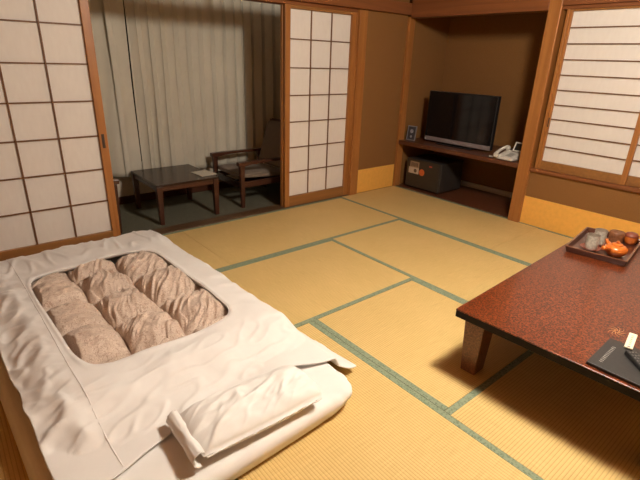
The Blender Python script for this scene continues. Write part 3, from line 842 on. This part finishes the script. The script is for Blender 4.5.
        h += amp * (.024 * (rdg(w1, 2.2) - .45) + .012 * (rdg(w2, 2.4) - .4))
        h += .014 * nz(u, v, 12, 70) + .005 * nz(u, v, 34, 71)
        h = min(h, .246)
        # tuck below the cover at the border
        sq = (abs((u - pc[0]) / ph_[0]) ** 7 + abs((v - pc[1]) / ph_[1]) ** 7) ** (1 / 7)
        lim = .168 + .078 * sstep(1.02, .88, sq)
        return (u, v, min(h, lim))
    grid_obj('quilt', quilt, 220, 320, QUILT, r, .004)['label'] = 'padded quilt with pink brown floral print'
    return r
duvet()
def pillow():
    r = empty('pillow', (-3.424, -2.330, MT + .008), radians(-2)); tag(r, 'small white pillow at the near end of the bedding', 'pillow')
    vs = []; fs = []; NU, NV = 90, 56
    hx, hy, hz = .266, .120, .054
    for side in (1, -1):
        for j in range(NV + 1):
            for i in range(NU + 1):
                a, b_ = -1 + 2 * i / NU, -1 + 2 * j / NV
                e = max(0, (1 - abs(a) ** 4.5)) * max(0, (1 - abs(b_) ** 3.2))
                pin = 1 - .07 * (abs(a) * abs(b_)) ** 2
                x = a * hx * pin; y = b_ * hy * pin
                x += .03 * (b_ - 1) * (a < 0) * abs(a) * 0
                wr = .008 * nz(x * .55 + y * 1.9, y * .9 - x * .4, 13, 80 + side) + .003 * nz(x, y, 24, 81)
                wr += .012 * rdg(nz(x * .5 + y * .9, y * 2.2 - x * 1.1, 4.5, 83), 4) + .005 * rdg(nz(x * .5 + y * 1.0, y * 2.4 - x * 1.2, 9, 85), 4)
                h = hz * e ** .48
                if side > 0: z = hz + h + wr * (.3 + .7 * e)
                else: z = hz - h * 1.0
                z = max(z, 0.0)
                if i in (0, NU) or j in (0, NV): z = hz * .92
                vs.append((x, y, z * .92))
    def ix(s, i, j): return s * (NU + 1) * (NV + 1) + j * (NU + 1) + i
    for j in range(NV):
        for i in range(NU):
            fs.append((ix(0, i, j), ix(0, i + 1, j), ix(0, i + 1, j + 1), ix(0, i, j + 1))); fs.append((ix(1, i, j), ix(1, i, j + 1), ix(1, i + 1, j + 1), ix(1, i + 1, j)))
    o = MB().add(vs, fs).build('pillow_body', PILLOWC, r, smooth=True)
    bm = bmesh.new(); bm.from_mesh(o.data); bmesh.ops.remove_doubles(bm, verts=bm.verts, dist=.0002); bm.to_mesh(o.data); bm.free()
    # folded open end of the pillow case at the left
    def flap(s_, t_):
        y = -.120 + .235 * s_; ang = t_ * pi * 1.25
        x = -hx - .010 - .022 * sin(ang) + .006 * nz(y, t_, 14, 90); z = .022 + .030 * (1 - cos(ang)) * .9 + .005 * nz(y, t_, 20, 91)
        return (x + .012, y, z)
    grid_obj('case_flap', flap, 36, 16, PILLOWC, r, .003)
    hm = [(-.24 + .48 * i / 40, -hy * (1 - .04) - .001 + .004 * nz(i * .1, 0, 3, 95), .044 + .004 * nz(i * .1, 2, 3, 96)) for i in range(41)]
    MB().tube(hm, .003, 6).build('case_seam', PILLOWC, r, smooth=True)
pillow()

# ------------------------------------------------------------------ ceiling lamp (out of the frame) and light
LX, LY = -2.22, -2.95
lamp = empty('ceiling_lamp', (LX, LY, ZC)); tag(lamp, 'square wooden framed ceiling lamp above the low table', 'lamp')
f = MB()
for s in (-1, 1):
    f.box(-.30, .30, s * .285, s * .30, -.10, -.0).box(s * .285, s * .30, -.285, .285, -.10, -.0)
f.build('frame', WX, lamp, .003)
m, nt, b = new_mat('lit_lamp_shade')
b.inputs['Base Color'].default_value = (.9, .85, .75, 1); b.inputs['Emission Color'].default_value = (1, .87, .70, 1); b.inputs['Emission Strength'].default_value = 3.0
MB().box(-.284, .284, -.284, .284, -.085, -.078).build('shade', m, lamp)
ld = bpy.data.lights.new('lamp_light', 'POINT'); ld.shadow_soft_size = .15; ld.energy = 165; ld.color = (1, .915, .79)
lo = bpy.data.objects.new('lamp_light', ld); COL.objects.link(lo); lo.location = (LX, LY, 2.26)

wd = bpy.data.worlds.new('night'); SC.world = wd; wd.use_nodes = True
wd.node_tree.nodes['Background'].inputs['Color'].default_value = (.02, .02, .025, 1)
wd.node_tree.nodes['Background'].inputs['Strength'].default_value = .2

# ------------------------------------------------------------------ camera
FPX, YAW, PIT, ROL = 454.59165791570985, .7047668809268166, .3790793966351446, .0343819010925364
CP = (-4.130607907418814, -3.519827431568175, 1.3895983447951847)
fw = Vector((cos(PIT) * sin(YAW), cos(PIT) * cos(YAW), -sin(PIT)))
ri = Vector((cos(YAW), -sin(YAW), 0)); up = ri.cross(fw)
r2 = ri * cos(ROL) + up * sin(ROL); u2 = up * cos(ROL) - ri * sin(ROL)
cd = bpy.data.cameras.new('camera'); cam = bpy.data.objects.new('camera', cd); COL.objects.link(cam)
M = Matrix((r2, u2, -fw)).transposed().to_4x4(); M.translation = CP
cam.matrix_world = M
cd.sensor_fit = 'HORIZONTAL'; cd.sensor_width = 36; cd.lens = FPX / 640 * 36; cd.clip_start = .02
SC.camera = cam
vs = SC.view_settings
vs.view_transform = 'Standard'; vs.look = 'None'; vs.gamma = 1; vs.exposure = 0.38; vs.use_curve_mapping = False
